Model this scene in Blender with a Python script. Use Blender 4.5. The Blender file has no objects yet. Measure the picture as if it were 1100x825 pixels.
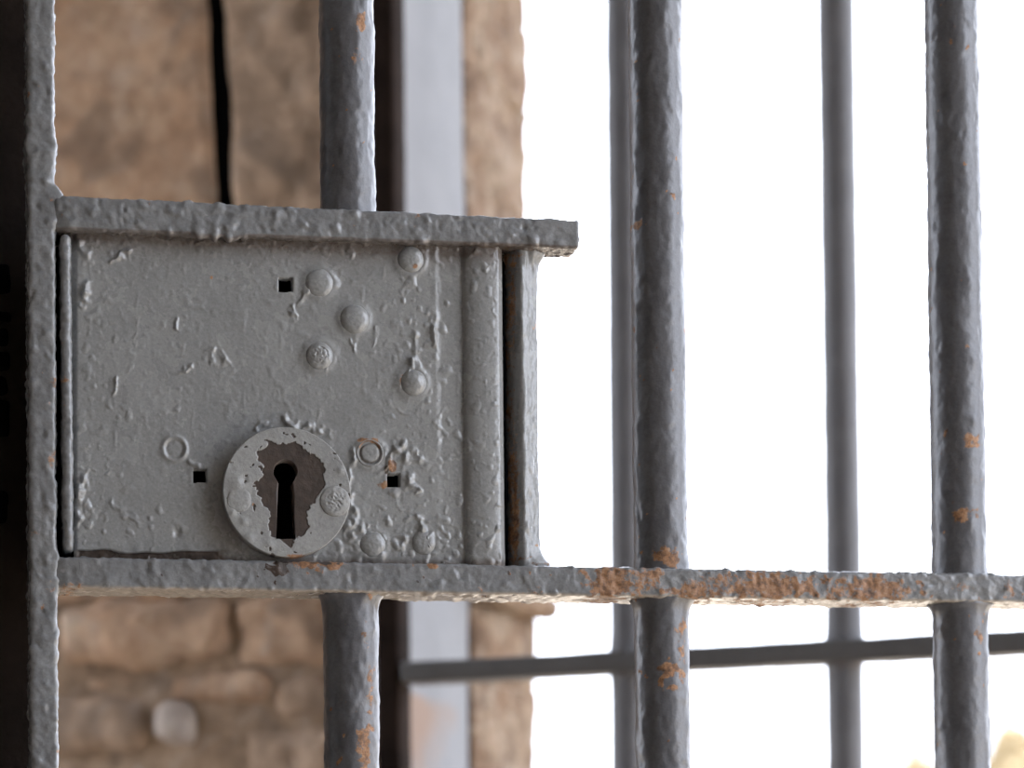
import bpy, math, random
import numpy as np
from mathutils import Matrix, Vector

S = bpy.context.scene
COL = S.collection
random.seed(4)
rng = np.random.RandomState(7)

# ------------------------------------------------------------------ camera
# World frame: the back wall's inner face is y = 0, its doorway starts at x = 0, floor z = 0.
F_PX, CX, CY = 2600.0, 550.0, 965.0            # focal length and principal point for a 1100x825 frame
YAW = math.radians(21.3)                        # camera turned to the left of the wall's normal
CAM = np.array([0.588, -1.327, 0.880])
FWD = np.array([-math.sin(YAW), math.cos(YAW), 0.0])
RGT = np.array([math.cos(YAW), math.sin(YAW), 0.0])
UPW = np.array([0.0, 0.0, 1.0])
SR = 0.0105
CRR = math.sqrt(1 - SR * SR)
RC = RGT * CRR - UPW * SR
UC = UPW * CRR + RGT * SR

cam_d = bpy.data.cameras.new('camera')
cam = bpy.data.objects.new('camera', cam_d)
COL.objects.link(cam)
cam_d.sensor_fit = 'HORIZONTAL'
cam_d.sensor_width = 36.0
cam_d.lens = F_PX * 36.0 / 1100.0
cam_d.shift_y = (CY - 412.5) / 1100.0           # perspective-control shift: the uprights stay upright
cam_d.clip_start = 0.01
cam_d.clip_end = 300
M = Matrix.Identity(4)
for i in range(3):
    M[i][0], M[i][1], M[i][2], M[i][3] = RC[i], UC[i], -FWD[i], CAM[i]
cam.matrix_world = M
cam_d.dof.use_dof = True
cam_d.dof.focus_distance = 0.905
cam_d.dof.aperture_fstop = 8.5
cam_d.dof.aperture_blades = 0
S.camera = cam

# ------------------------------------------------------------------ sky, sun, exposure
S.view_settings.view_transform = 'Standard'
S.view_settings.look = 'None'
S.view_settings.gamma = 1.0
S.view_settings.exposure = 1.13
S.view_settings.use_curve_mapping = False
w = bpy.data.worlds.new('overcast_sky')
S.world = w
w.use_nodes = True
bg = w.node_tree.nodes['Background']
bg.inputs['Color'].default_value = (0.905, 0.97, 1.12, 1)
bg.inputs['Strength'].default_value = 2.3
sun_d = bpy.data.lights.new('sun', 'SUN')
sun = bpy.data.objects.new('sun', sun_d)
COL.objects.link(sun)
sun_d.energy = 4.0
sun_d.angle = math.radians(2)
sun_d.color = (1.0, 0.95, 0.88)
sun.rotation_euler = (0, math.radians(25), math.radians(-18))

# ------------------------------------------------------------------ frames
GANG = math.radians(33.9)                       # the inner gate stands ajar by this angle
GX = np.array([math.cos(GANG), math.sin(GANG), 0.0])
GN = np.array([-math.sin(GANG), math.cos(GANG), 0.0])   # away from the camera side
G0 = CAM + 0.916 * FWD
G0[2] = 0.0


def ray(u, v):
    return FWD + RC * ((u - CX) / F_PX) + UC * ((CY - v) / F_PX)


def G(u, v, y=0.0):
    """gate-local point (X along the gate, Y through it, Z up) measured from the photograph at depth y"""
    r = ray(u, v)
    t = (y - np.dot(CAM - G0, GN)) / np.dot(r, GN)
    p = CAM + t * r - G0
    return np.array([np.dot(p, GX), y, p[2]])


def B(u, v, y=0.0):
    """world point on the plane y = const parallel to the back wall"""
    r = ray(u, v)
    t = (y - CAM[1]) / r[1]
    return CAM + t * r


# ------------------------------------------------------------------ noise
_perm = np.arange(512)
rng.shuffle(_perm)
_perm = np.concatenate([_perm, _perm, _perm])
_grad = rng.normal(size=(512, 3))
_grad /= np.linalg.norm(_grad, axis=1)[:, None]


def perlin(p, seed=0):
    p = np.asarray(p, float) + seed * 17.37
    i = np.floor(p).astype(int)
    f = p - i
    u = f * f * f * (f * (f * 6 - 15) + 10)
    i &= 511
    out = np.zeros(len(p))
    for dx in (0, 1):
        for dy in (0, 1):
            for dz in (0, 1):
                h = _perm[_perm[_perm[(i[:, 0] + dx)] + i[:, 1] + dy] + i[:, 2] + dz] & 511
                g = _grad[h]
                d = g[:, 0] * (f[:, 0] - dx) + g[:, 1] * (f[:, 1] - dy) + g[:, 2] * (f[:, 2] - dz)
                wx = u[:, 0] if dx else 1 - u[:, 0]
                wy = u[:, 1] if dy else 1 - u[:, 1]
                wz = u[:, 2] if dz else 1 - u[:, 2]
                out += wx * wy * wz * d
    return out * 1.5


def fbm(p, scale, octv=3, seed=0):
    o = np.zeros(len(p))
    a = 1.0
    for k in range(octv):
        o += a * perlin(p / scale, seed + k)
        scale *= 0.5
        a *= 0.5
    return o


MM = 0.001


def paint_relief(p, amt=1.0, seed=0):
    """thick, many times repainted coat: low swells, blisters and pits (metres)"""
    d = 0.40 * fbm(p, 9 * MM, 2, seed)
    b = perlin(p / (4.2 * MM), seed + 5)
    d += 1.25 * np.clip(b - 0.22, 0, 1)
    c = perlin(p / (3.0 * MM), seed + 9)
    d -= 1.2 * np.clip(c - 0.33, 0, 1)
    d += 0.30 * perlin(p / (1.7 * MM), seed + 12)
    d += 0.5 * np.clip(perlin(p / (2.3 * MM), seed + 15) - 0.3, 0, 1)
    return d * MM * amt


# ------------------------------------------------------------------ mesh builders
def mk(name, V, Q, mat, parent=None, attrs=None, smooth=True):
    V = np.asarray(V, float)
    me = bpy.data.meshes.new(name)
    Q = np.asarray(Q, int)
    me.vertices.add(len(V))
    me.vertices.foreach_set('co', V.ravel())
    k = Q.shape[1]
    me.loops.add(Q.size)
    me.polygons.add(len(Q))
    me.polygons.foreach_set('loop_start', np.arange(0, Q.size, k))
    me.loops.foreach_set('vertex_index', Q.ravel())
    me.update(calc_edges=True)
    me.validate()
    me.polygons.foreach_set('use_smooth', np.full(len(me.polygons), smooth))
    if attrs:
        for an, av in attrs.items():
            a = me.attributes.new(an, 'FLOAT', 'POINT')
            a.data.foreach_set('value', np.asarray(av, np.float32))
    me.materials.append(mat)
    o = bpy.data.objects.new(name, me)
    COL.objects.link(o)
    if parent:
        o.parent = parent
    return o


def empty(name, loc=(0, 0, 0), rz=0.0):
    o = bpy.data.objects.new(name, None)
    COL.objects.link(o)
    o.location = loc
    o.rotation_euler = (0, 0, rz)
    o.empty_display_size = 0.1
    return o


def tag(o, label=None, cat=None, group=None, kind=None):
    if label:
        o['label'] = label
    if cat:
        o['category'] = cat
    if group:
        o['group'] = group
    if kind:
        o['kind'] = kind
    return o


def coords(lo, hi, r, step, dense=None, coarse=0.05):
    """grid positions along one axis; fine inside `dense`, coarse outside it"""
    e = [lo, lo + 0.15 * r, lo + 0.45 * r, lo + r, hi - r, hi - 0.45 * r, hi - 0.15 * r, hi]
    a, b = (lo, hi) if dense is None else (max(lo, dense[0]), min(hi, dense[1]))
    x = list(e)
    if b > a:
        x += list(np.linspace(a, b, max(2, int((b - a) / step) + 1)))
    if a > lo:
        x += list(np.linspace(lo, a, max(2, int((a - lo) / coarse) + 1)))
    if hi > b:
        x += list(np.linspace(b, hi, max(2, int((hi - b) / coarse) + 1)))
    x = np.unique(np.round(np.array(x), 6))
    keep = [x[0]]
    for t in x[1:]:
        if t - keep[-1] > 0.08 * r or t == x[-1]:
            keep.append(t)
    return np.array(keep)


def rbox(lo, hi, r, step, dense=(None, None, None), coarse=0.05):
    """rounded box surface: vertices, outward normals, quads"""
    lo = np.array(lo, float)
    hi = np.array(hi, float)
    r = min(r, 0.49 * (hi - lo).min())
    cs = [coords(lo[k], hi[k], r, step, dense[k], coarse) for k in range(3)]
    Vs, Qs, n = [], [], 0
    for ax in range(3):
        a1, a2 = (ax + 1) % 3, (ax + 2) % 3
        A, Bq = np.meshgrid(cs[a1], cs[a2], indexing='ij')
        na, nb = A.shape
        idx = np.arange(na * nb).reshape(na, nb)
        q = np.stack([idx[:-1, :-1], idx[1:, :-1], idx[1:, 1:], idx[:-1, 1:]], -1).reshape(-1, 4)
        for side in (0, 1):
            P = np.zeros((na * nb, 3))
            P[:, a1] = A.ravel()
            P[:, a2] = Bq.ravel()
            P[:, ax] = hi[ax] if side else lo[ax]
            Vs.append(P)
            Qs.append((q if side else q[:, ::-1]) + n)
            n += na * nb
    V = np.concatenate(Vs)
    Q = np.concatenate(Qs)
    key = np.round(V * 1e6).astype(np.int64)
    _, first, inv = np.unique(key, axis=0, return_index=True, return_inverse=True)
    V = V[first]
    Q = inv.ravel()[Q]
    inner = np.clip(V, lo + r, hi - r)
    d = V - inner
    N = d / np.maximum(np.linalg.norm(d, axis=1)[:, None], 1e-12)
    return inner + r * N, N, Q


def tube(p0, p1, rfun, zs, nseg=40):
    """upright round bar from p0 to p1; zs = relative heights 0..1; rfun(points, normals, s) gives the radius"""
    p0 = np.array(p0, float)
    p1 = np.array(p1, float)
    ax = p1 - p0
    a = np.linspace(0, 2 * np.pi, nseg, endpoint=False)
    ring = np.stack([np.cos(a), np.sin(a), np.zeros(nseg)], -1)
    s = np.repeat(zs, nseg)
    N = np.tile(ring, (len(zs), 1))
    C = p0 + s[:, None] * ax
    R = rfun(C, N, s)
    V = C + N * R[:, None]
    idx = np.arange(len(zs) * nseg).reshape(len(zs), nseg)
    nx = np.roll(idx, -1, axis=1)
    Q = np.stack([idx[:-1], nx[:-1], nx[1:], idx[1:]], -1).reshape(-1, 4)
    # end caps
    nv = len(V)
    V = np.vstack([V, C[0], C[-1]])
    c0 = np.stack([np.full(nseg, nv), nx[0], idx[0], idx[0]], -1)
    c1 = np.stack([np.full(nseg, nv + 1), idx[-1], nx[-1], nx[-1]], -1)
    V2 = V
    Q = np.vstack([Q])
    return V2[:nv], N, Q, (c0, c1, V)


# ------------------------------------------------------------------ materials
def newmat(name):
    m = bpy.data.materials.new(name)
    m.use_nodes = True
    nt = m.node_tree
    return m, nt, nt.nodes['Principled BSDF']


def nnode(nt, kind, **kw):
    n = nt.nodes.new(kind)
    for k, v in kw.items():
        if k in n.inputs:
            n.inputs[k].default_value = v
        else:
            setattr(n, k, v)
    return n


def ramp(nt, fac, stops):
    r = nt.nodes.new('ShaderNodeValToRGB')
    e = r.color_ramp.elements
    while len(e) < len(stops):
        e.new(0.5)
    for el, (p, c) in zip(e, stops):
        el.position = p
        el.color = c if len(c) == 4 else (*c, 1)
    nt.links.new(fac, r.inputs['Fac'])
    return r.outputs['Color']


def mixc(nt, fac, a, b, blend='MIX'):
    n = nt.nodes.new('ShaderNodeMix')
    n.data_type = 'RGBA'
    n.blend_type = blend
    for s, v in ((n.inputs[0], fac), (n.inputs[6], a), (n.inputs[7], b)):
        if hasattr(v, 'node'):
            nt.links.new(v, s)
        else:
            s.default_value = v if not isinstance(v, tuple) else (*v, 1)[:4]
    return n.outputs[2]


def mth(nt, op, a, b=0.0, clamp=False):
    n = nt.nodes.new('ShaderNodeMath')
    n.operation = op
    n.use_clamp = clamp
    for s, v in ((n.inputs[0], a), (n.inputs[1], b)):
        if hasattr(v, 'node'):
            nt.links.new(v, s)
        else:
            s.default_value = v
    return n.outputs[0]


def noise_out(nt, scale, detail=3.0, rough=0.55, vec=None, dist=0.0):
    n = nnode(nt, 'ShaderNodeTexNoise', Scale=scale, Detail=detail, Roughness=rough, Distortion=dist)
    if vec is not None:
        nt.links.new(vec, n.inputs['Vector'])
    return n.outputs['Fac']


def bump(nt, bsdf, height, strength, dist):
    b = nt.nodes.new('ShaderNodeBump')
    b.inputs['Strength'].default_value = strength
    b.inputs['Distance'].default_value = dist
    nt.links.new(height, b.inputs['Height'])
    nt.links.new(b.outputs['Normal'], bsdf.inputs['Normal'])


def paint_mat(name, c_lo, c_hi, rough=0.42, bare=(0.055, 0.042, 0.035), bstr=0.3):
    """old grey oil paint; the point attributes wear / bare / grime say where it has rusted, flaked or is dirty and shaded in colour"""
    m, nt, b = newmat(name)
    tc = nt.nodes.new('ShaderNodeTexCoord').outputs['Object']
    big = noise_out(nt, 55, 4, 0.6, tc)
    col = ramp(nt, big, [(0.3, c_lo), (0.7, c_hi)])
    fine = noise_out(nt, 900, 4, 0.65, tc)
    col = mixc(nt, 0.35, col, ramp(nt, fine, [(0.25, (0.25, 0.25, 0.25)), (0.75, (0.75, 0.75, 0.75))]), 'OVERLAY')

    def attr(n):
        a = nt.nodes.new('ShaderNodeAttribute')
        a.attribute_name = n
        return a.outputs['Fac']
    mid = noise_out(nt, 520, 6, 0.75, tc)
    gr = mth(nt, 'MULTIPLY', attr('grime_shade'), mth(nt, 'ADD', mid, 0.35), True)
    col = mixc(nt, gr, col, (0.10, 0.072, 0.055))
    col = mixc(nt, mth(nt, 'MULTIPLY', attr('bounce_tint'), mth(nt, 'ADD', mid, 0.4), True), col, (0.42, 0.37, 0.31))  # pale tan mix stands in for warm light bounced up
    rustc = ramp(nt, noise_out(nt, 300, 7, 0.8, tc), [(0.30, (0.045, 0.027, 0.019)), (0.43, (0.16, 0.080, 0.038)),
                                                     (0.54, (0.36, 0.175, 0.07)), (0.68, (0.42, 0.30, 0.20))])
    wv = mth(nt, 'ADD', attr('wear'), mth(nt, 'MULTIPLY', mth(nt, 'SUBTRACT', mid, 0.5), 1.5))
    wf = ramp(nt, wv, [(0.46, (0, 0, 0)), (0.62, (0.95, 0.95, 0.95))])
    col = mixc(nt, wf, col, rustc)
    barec = ramp(nt, noise_out(nt, 300, 4, 0.6, tc), [(0.3, tuple(x * 0.75 for x in bare)), (0.7, tuple(x * 1.5 for x in bare))])
    bf = ramp(nt, attr('bare'), [(0.46, (0, 0, 0)), (0.54, (1, 1, 1))])
    col = mixc(nt, bf, col, barec)
    nt.links.new(col, b.inputs['Base Color'])
    rr = mth(nt, 'ADD', mth(nt, 'MULTIPLY', big, 0.2), rough - 0.1)
    rr = mth(nt, 'ADD', rr, mth(nt, 'MULTIPLY', wf, 0.35), True)
    nt.links.new(rr, b.inputs['Roughness'])
    b.inputs['Specular IOR Level'].default_value = 0.7
    h = mth(nt, 'ADD', mth(nt, 'MULTIPLY', noise_out(nt, 700, 3, 0.6, tc), 0.6), mth(nt, 'MULTIPLY', fine, 0.4))
    h = mth(nt, 'ADD', h, mth(nt, 'MULTIPLY', mth(nt, 'MULTIPLY', wf, mid), 0.8))
    bump(nt, b, h, bstr, 0.0007)
    return m


def stone_mat(name, stops, scale=14, bstr=0.6, bdist=0.006, rough=0.9, pale=(0.56, 0.47, 0.39), dark=(0.15, 0.12, 0.10)):
    m, nt, b = newmat(name)
    tc = nt.nodes.new('ShaderNodeTexCoord').outputs['Object']
    n1 = noise_out(nt, scale, 5, 0.62, tc, 0.4)
    col = ramp(nt, n1, stops)
    n2 = noise_out(nt, scale * 4.5, 5, 0.7, tc)
    col = mixc(nt, 0.55, col, ramp(nt, n2, [(0.3, (0.22, 0.22, 0.22)), (0.7, (0.75, 0.75, 0.75))]), 'OVERLAY')
    n3 = noise_out(nt, scale * 1.6, 3, 0.5, tc, 1.0)
    n4 = noise_out(nt, scale * 2.6, 4, 0.6, tc, 0.6)
    col = mixc(nt, ramp(nt, n4, [(0.54, (0, 0, 0)), (0.70, (0.55, 0.55, 0.55))]), col, pale)
    stain = ramp(nt, n3, [(0.53, (0, 0, 0)), (0.66, (1, 1, 1))])
    col = mixc(nt, mth(nt, 'MULTIPLY', stain, 0.48), col, dark)
    nt.links.new(col, b.inputs['Base Color'])
    b.inputs['Roughness'].default_value = rough
    b.inputs['Specular IOR Level'].default_value = 0.15
    bump(nt, b, mth(nt, 'ADD', n2, mth(nt, 'MULTIPLY', noise_out(nt, scale * 15, 4, 0.6, tc), 0.4)), bstr, bdist)
    return m


M_PLATE = paint_mat('plate_grey_paint', (0.258, 0.268, 0.270), (0.300, 0.311, 0.312), 0.27, bstr=0.16)
M_RAIL = paint_mat('rail_grey_paint', (0.185, 0.194, 0.202), (0.250, 0.261, 0.269), 0.25)
M_BAR = paint_mat('bar_grey_paint', (0.092, 0.095, 0.104), (0.130, 0.134, 0.145), 0.36, bstr=0.2)
M_DISC = paint_mat('keyhole_disc_paint', (0.285, 0.294, 0.292), (0.335, 0.345, 0.340), 0.45, (0.048, 0.035, 0.028))
M_BACKBAR = paint_mat('grille_grey_paint', (0.10, 0.10, 0.107), (0.13, 0.13, 0.138), 0.5)
M_RAILDARK = paint_mat('grille_rail_dark', (0.062, 0.058, 0.057), (0.082, 0.078, 0.076), 0.65)
M_STONE_A = stone_mat('tan_stone', [(0.25, (0.30, 0.185, 0.115)), (0.43, (0.46, 0.30, 0.195)), (0.57, (0.55, 0.39, 0.27)), (0.75, (0.64, 0.53, 0.43))])
M_STONE_B = stone_mat('grey_tan_stone', [(0.25, (0.28, 0.20, 0.145)), (0.45, (0.43, 0.315, 0.225)), (0.6, (0.50, 0.37, 0.27)), (0.8, (0.57, 0.49, 0.40))], 11)
M_STONE_C = stone_mat('rubble_stone', [(0.25, (0.22, 0.155, 0.11)), (0.45, (0.38, 0.27, 0.185)), (0.6, (0.46, 0.33, 0.23)), (0.8, (0.56, 0.46, 0.36))], 16)
M_STONE_D = stone_mat('pale_stone', [(0.2, (0.42, 0.36, 0.31)), (0.8, (0.62, 0.55, 0.49))], 20)
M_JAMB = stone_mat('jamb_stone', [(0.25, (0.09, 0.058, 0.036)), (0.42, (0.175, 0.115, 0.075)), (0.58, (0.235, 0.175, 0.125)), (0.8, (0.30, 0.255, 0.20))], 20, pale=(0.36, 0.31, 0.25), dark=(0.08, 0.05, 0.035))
M_BED = stone_mat('bedding_mortar', [(0.25, (0.27, 0.19, 0.13)), (0.5, (0.40, 0.29, 0.20)), (0.75, (0.52, 0.40, 0.29))], 18)
M_MORTAR = stone_mat('dark_mortar', [(0.3, (0.10, 0.08, 0.065)), (0.7, (0.2, 0.16, 0.13))], 30, pale=(0.22, 0.18, 0.15), dark=(0.06, 0.05, 0.04))


def plain(name, c, rough=0.9, spec=0.2, var=0.25, scale=8):
    m, nt, b = newmat(name)
    tc = nt.nodes.new('ShaderNodeTexCoord').outputs['Object']
    n = noise_out(nt, scale, 5, 0.6, tc)
    col = ramp(nt, n, [(0.3, tuple(x * (1 - var) for x in c)), (0.7, tuple(x * (1 + var) for x in c))])
    nt.links.new(col, b.inputs['Base Color'])
    b.inputs['Roughness'].default_value = rough
    b.inputs['Specular IOR Level'].default_value = spec
    bump(nt, b, noise_out(nt, scale * 12, 4, 0.6, tc), 0.25, 0.003)
    return m


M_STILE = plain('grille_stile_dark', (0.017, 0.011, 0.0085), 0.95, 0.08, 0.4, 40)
M_ROOM = plain('limewashed_wall', (0.34, 0.31, 0.28))
M_CEIL = plain('ceiling_plaster', (0.34, 0.32, 0.30))
M_FLOOR = plain('floor_concrete', (0.36, 0.31, 0.26), 0.85)
M_GROUND = plain('dry_ground', (0.50, 0.43, 0.34), 0.95, 0.1, 0.15, 0.8)
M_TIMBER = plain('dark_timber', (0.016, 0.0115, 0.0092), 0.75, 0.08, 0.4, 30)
M_RECESS_SHADE = plain('recess_shade_black', (0.003, 0.003, 0.003), 0.95, 0.0, 0.1)  # near black, stands in for the shade in holes, slots and joints


def plaster_mat():
    m, nt, b = newmat('white_plaster')
    tc = nt.nodes.new('ShaderNodeTexCoord').outputs['Object']
    at = nt.nodes.new('ShaderNodeAttribute')
    at.attribute_name = 'wear'
    n = noise_out(nt, 30, 4, 0.6, tc)
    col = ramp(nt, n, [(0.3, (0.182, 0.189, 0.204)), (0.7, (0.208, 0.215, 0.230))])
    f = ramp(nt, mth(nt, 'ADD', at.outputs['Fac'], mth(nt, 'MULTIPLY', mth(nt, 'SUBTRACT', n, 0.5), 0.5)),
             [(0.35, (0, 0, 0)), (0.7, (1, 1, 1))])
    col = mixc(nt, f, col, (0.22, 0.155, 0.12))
    nt.links.new(col, b.inputs['Base Color'])
    b.inputs['Roughness'].default_value = 0.85
    bump(nt, b, noise_out(nt, 120, 4, 0.6, tc), 0.2, 0.002)
    return m


M_PLASTER = plaster_mat()


def leaf_mat():
    m, nt, b = newmat('dry_leaf')
    tc = nt.nodes.new('ShaderNodeTexCoord').outputs['Object']
    nt.links.new(ramp(nt, noise_out(nt, 2.5, 3, 0.6, tc), [(0.3, (0.36, 0.28, 0.16)), (0.7, (0.46, 0.39, 0.26))]), b.inputs['Base Color'])
    b.inputs['Roughness'].default_value = 0.8
    return m


M_LEAF = leaf_mat()
M_TWIG = plain('twig_bark', (0.30, 0.22, 0.15), 0.9, 0.1)

# ------------------------------------------------------------------ building shell


def slab(name, lo, hi, mat, parent=None, r=0.004, kind='structure', label=None):
    V, N, Q = rbox(lo, hi, r, 10.0, coarse=10.0)
    o = mk(name, V, Q, mat, parent, smooth=False)
    if parent is None:
        tag(o, label, None, None, kind)
    return o


X0, X1, Y0, H = -1.3, 1.4, -3.0, 2.7
DW = 1.03                                        # doorway width
slab('floor', (X0 - 0.25, Y0 - 0.25, -0.12), (X1 + 0.0, 0.25, 0.0), M_FLOOR, label='bare concrete floor of the room in front of the barred doorway')
slab('ceiling', (X0 - 0.25, Y0 - 0.25, H), (X1 + 0.25, 0.25, H + 0.15), M_CEIL, label='plain plaster ceiling over the room')
slab('wall_left', (X0 - 0.25, Y0, 0), (X0, -1.0, H), M_ROOM, label='unseen plain wall at the near left, stopping at an opening added for light')
slab('wall_left_top', (X0 - 0.25, -1.0, 2.4), (X0, 0.25, H), M_ROOM, label='unseen beam over the left opening added to light the stones')  # left side opened, out of view, to brighten the stone wall
slab('wall_front', (X0 - 0.25, Y0 - 0.25, 0), (X1, Y0, H), M_ROOM, label='plain wall behind the viewer')
wb = slab('wall_back', (X0, 0.075, 0), (-0.11, 0.25, H), M_MORTAR, label='stone block wall left of the barred doorway')
slab('wall_back_right', (DW, 0.0, 0), (DW + 0.15, 0.25, H), M_ROOM, label='wall right of the barred doorway')
slab('wall_back_top', (-0.11, 0.0, 2.3), (X1 + 0.25, 0.25, H), M_ROOM, label='wall above the barred doorway')
# unseen right side, opened beside the doorway and sized to light the gate
slab('wall_right', (X1, Y0 - 0.25, 0), (X1 + 0.25, -0.78, H), M_ROOM, label='unseen wall at the near end of the added right opening')
slab('wall_right_top', (X1, -0.78, 2.5), (X1 + 0.25, 0.0, H), M_ROOM, label='unseen beam over the added right opening')

# sunlit ground outside
slab('ground', (-60, -60, -0.4), (60, 60, -0.13), M_GROUND, label='pale dry ground outside the building')

# ------------------------------------------------------------------ back wall stones (parts of wall_back)


def stone(name, lo, hi, mat, amp, seed, r=0.012, step=0.006, lean=0.0, parent=wb, poly=None):
    V, N, Q = rbox(lo, hi, r, step, dense=(None, None, None))
    d = amp * fbm(V, 0.06, 4, seed) + 0.35 * amp * perlin(V / 0.012, seed + 3)
    V = V + N * d[:, None]
    if lean:
        V[:, 0] += (V[:, 2] - lo[2]) * lean
    return mk(name, V, Q, mat, parent)


zt = 1.62
a0 = B(0, 640)[0]
zc1 = B(200, 640)[2]
g1 = B(225, 0)
g2 = B(236, 215)
leanx = (g2[0] - g1[0]) / (g2[2] - g1[2])
hw = 0.0048
xj = B(248, 640)[0]


def leaned(lo, hi, mat, amp, seed, edge):
    """tall slab whose joint edge leans; edge = +1 when the right side leans, -1 when the left side does"""
    V, N, Q = rbox(lo, hi, 0.008, 0.006)
    xr = g1[0] + (V[:, 2] - g1[2]) * leanx
    if edge > 0:
        V[:, 0] = lo[0] + (V[:, 0] - lo[0]) / (hi[0] - lo[0]) * (xr - hw - lo[0])
    else:
        V[:, 0] = hi[0] - (hi[0] - V[:, 0]) / (hi[0] - lo[0]) * (hi[0] - xr - hw)
    d = amp * fbm(V, 0.07, 4, seed) + 0.3 * amp * perlin(V / 0.012, seed + 3)
    nearj = np.exp(-np.abs(V[:, 0] - xr) / 0.014)
    d *= 1 - 0.9 * nearj
    V = V + N * d[:, None]
    return mk('stone_block', V, Q, mat, wb)


xL = -0.50
leaned((xL, 0.0, zc1 - 0.003), (xj, 0.078, zt), M_STONE_A, 0.0055, 1, +1)
leaned((xj, 0.004, zc1 - 0.003), (-0.016, 0.078, zt), M_STONE_B, 0.0065, 8, -1)
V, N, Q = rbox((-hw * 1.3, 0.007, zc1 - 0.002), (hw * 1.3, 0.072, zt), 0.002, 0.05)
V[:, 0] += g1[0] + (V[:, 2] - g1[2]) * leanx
mk('joint_shade', V, Q, M_RECESS_SHADE, wb)  # black filler strip stands in for the shade deep in the joint
# lower course and rubble
zA = B(200, 640)[2] - 0.004
zB = B(200, 712)[2]


def pxb(u0, v0, u1, v1, y0, y1=0.078):
    a = B(u0, v1, 0.0)
    b = B(u1, v0, 0.0)
    return (a[0], y0, a[2]), (b[0], y1, b[2])


for (u0, v0, u1, v1, y0, m, s, amp, r) in [
    (-150, 646, 58, 712, 0.000, M_STONE_C, 21, 0.006, 0.014),
    (62, 647, 243, 714, -0.004, M_STONE_A, 22, 0.007, 0.014),
    (247, 645, 408, 716, 0.000, M_STONE_A, 23, 0.007, 0.014),
    (-150, 717, 44, 860, 0.004, M_STONE_B, 24, 0.008, 0.018),
    (48, 742, 150, 806, -0.002, M_STONE_B, 25, 0.007, 0.016),
    (84, 718, 172, 744, 0.004, M_STONE_A, 26, 0.005, 0.009),
    (178, 718, 286, 758, -0.002, M_STONE_A, 27, 0.006, 0.012),
    (170, 758, 202, 797, -0.004, M_STONE_D, 28, 0.010, 0.009),
    (290, 720, 408, 772, 0.002, M_STONE_B, 29, 0.007, 0.016),
    (206, 768, 268, 840, 0.012, M_STONE_C, 30, 0.007, 0.014),
    (262, 776, 408, 880, -0.004, M_STONE_B, 31, 0.008, 0.02),
    (48, 812, 128, 880, 0.002, M_STONE_C, 32, 0.007, 0.016),
    (126, 812, 206, 880, 0.006, M_STONE_D, 33, 0.006, 0.014),
    (-150, 866, 44, 1000, 0.002, M_STONE_B, 34, 0.008, 0.02),
    (48, 886, 220, 1000, 0.000, M_STONE_A, 35, 0.008, 0.02),
    (226, 886, 408, 1000, 0.000, M_STONE_B, 36, 0.008, 0.02),
]:
    lo, hi = pxb(u0, v0, u1, v1, y0)
    hi = (hi[0], hi[1], hi[2] + (0.005 if v0 < 700 else 0.0))
    stone('stone_block', lo, hi, m, amp, s, 0.013 if m is M_STONE_D else r * 0.7)
slab('mortar_bed', (-1.2, 0.005, B(200, 1003)[2]), (-0.004, 0.078, B(200, 634)[2]), M_BED, wb)
# plainer courses nearer the floor, above and further left (out of the photograph)
slab('rough_render', (X0, 0.0, 0), (-0.004, 0.078, B(200, 1003)[2]), M_STONE_C, wb)
slab('rough_render', (X0, 0.0, zt + 0.006), (-0.004, 0.078, H), M_STONE_C, wb)
slab('rough_render', (X0, 0.0, B(200, 1000)[2]), (xL - 0.006, 0.078, zt), M_STONE_C, wb)

# doorway reveal: white plaster strip, then the bare stone jamb


def reveal_y(u, v):
    r = ray(u, v)
    return CAM[1] - CAM[0] / r[0] * r[1]


YW, YE = reveal_y(498, 60), reveal_y(567, 60)
trim = empty('trim_1', (0, 0, 0))
tag(trim, 'white plastered reveal and rough tan stone jamb beside the bright doorway', None, None, 'structure')
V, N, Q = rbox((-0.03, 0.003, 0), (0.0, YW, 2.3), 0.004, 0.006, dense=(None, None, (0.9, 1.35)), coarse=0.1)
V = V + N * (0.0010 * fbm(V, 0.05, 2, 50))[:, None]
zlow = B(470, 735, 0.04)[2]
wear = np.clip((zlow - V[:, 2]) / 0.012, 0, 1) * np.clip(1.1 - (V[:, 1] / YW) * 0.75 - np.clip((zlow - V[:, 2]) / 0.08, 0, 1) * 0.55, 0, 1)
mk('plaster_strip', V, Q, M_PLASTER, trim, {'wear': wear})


def jz(v):
    return B(540, v, YE)[2]


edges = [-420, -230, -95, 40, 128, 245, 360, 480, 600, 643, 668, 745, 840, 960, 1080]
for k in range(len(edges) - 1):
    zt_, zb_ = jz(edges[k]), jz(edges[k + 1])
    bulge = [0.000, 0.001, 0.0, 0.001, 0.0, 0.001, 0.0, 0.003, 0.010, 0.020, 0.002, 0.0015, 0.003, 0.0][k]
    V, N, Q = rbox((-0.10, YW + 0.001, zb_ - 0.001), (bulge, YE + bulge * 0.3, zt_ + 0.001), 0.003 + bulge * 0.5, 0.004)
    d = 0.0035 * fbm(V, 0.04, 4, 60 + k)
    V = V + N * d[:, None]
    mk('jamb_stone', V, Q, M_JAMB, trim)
slab('jamb_core', (-0.11, 0.09, 0), (-0.02, YE - 0.012, 2.3), M_MORTAR, trim)

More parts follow.
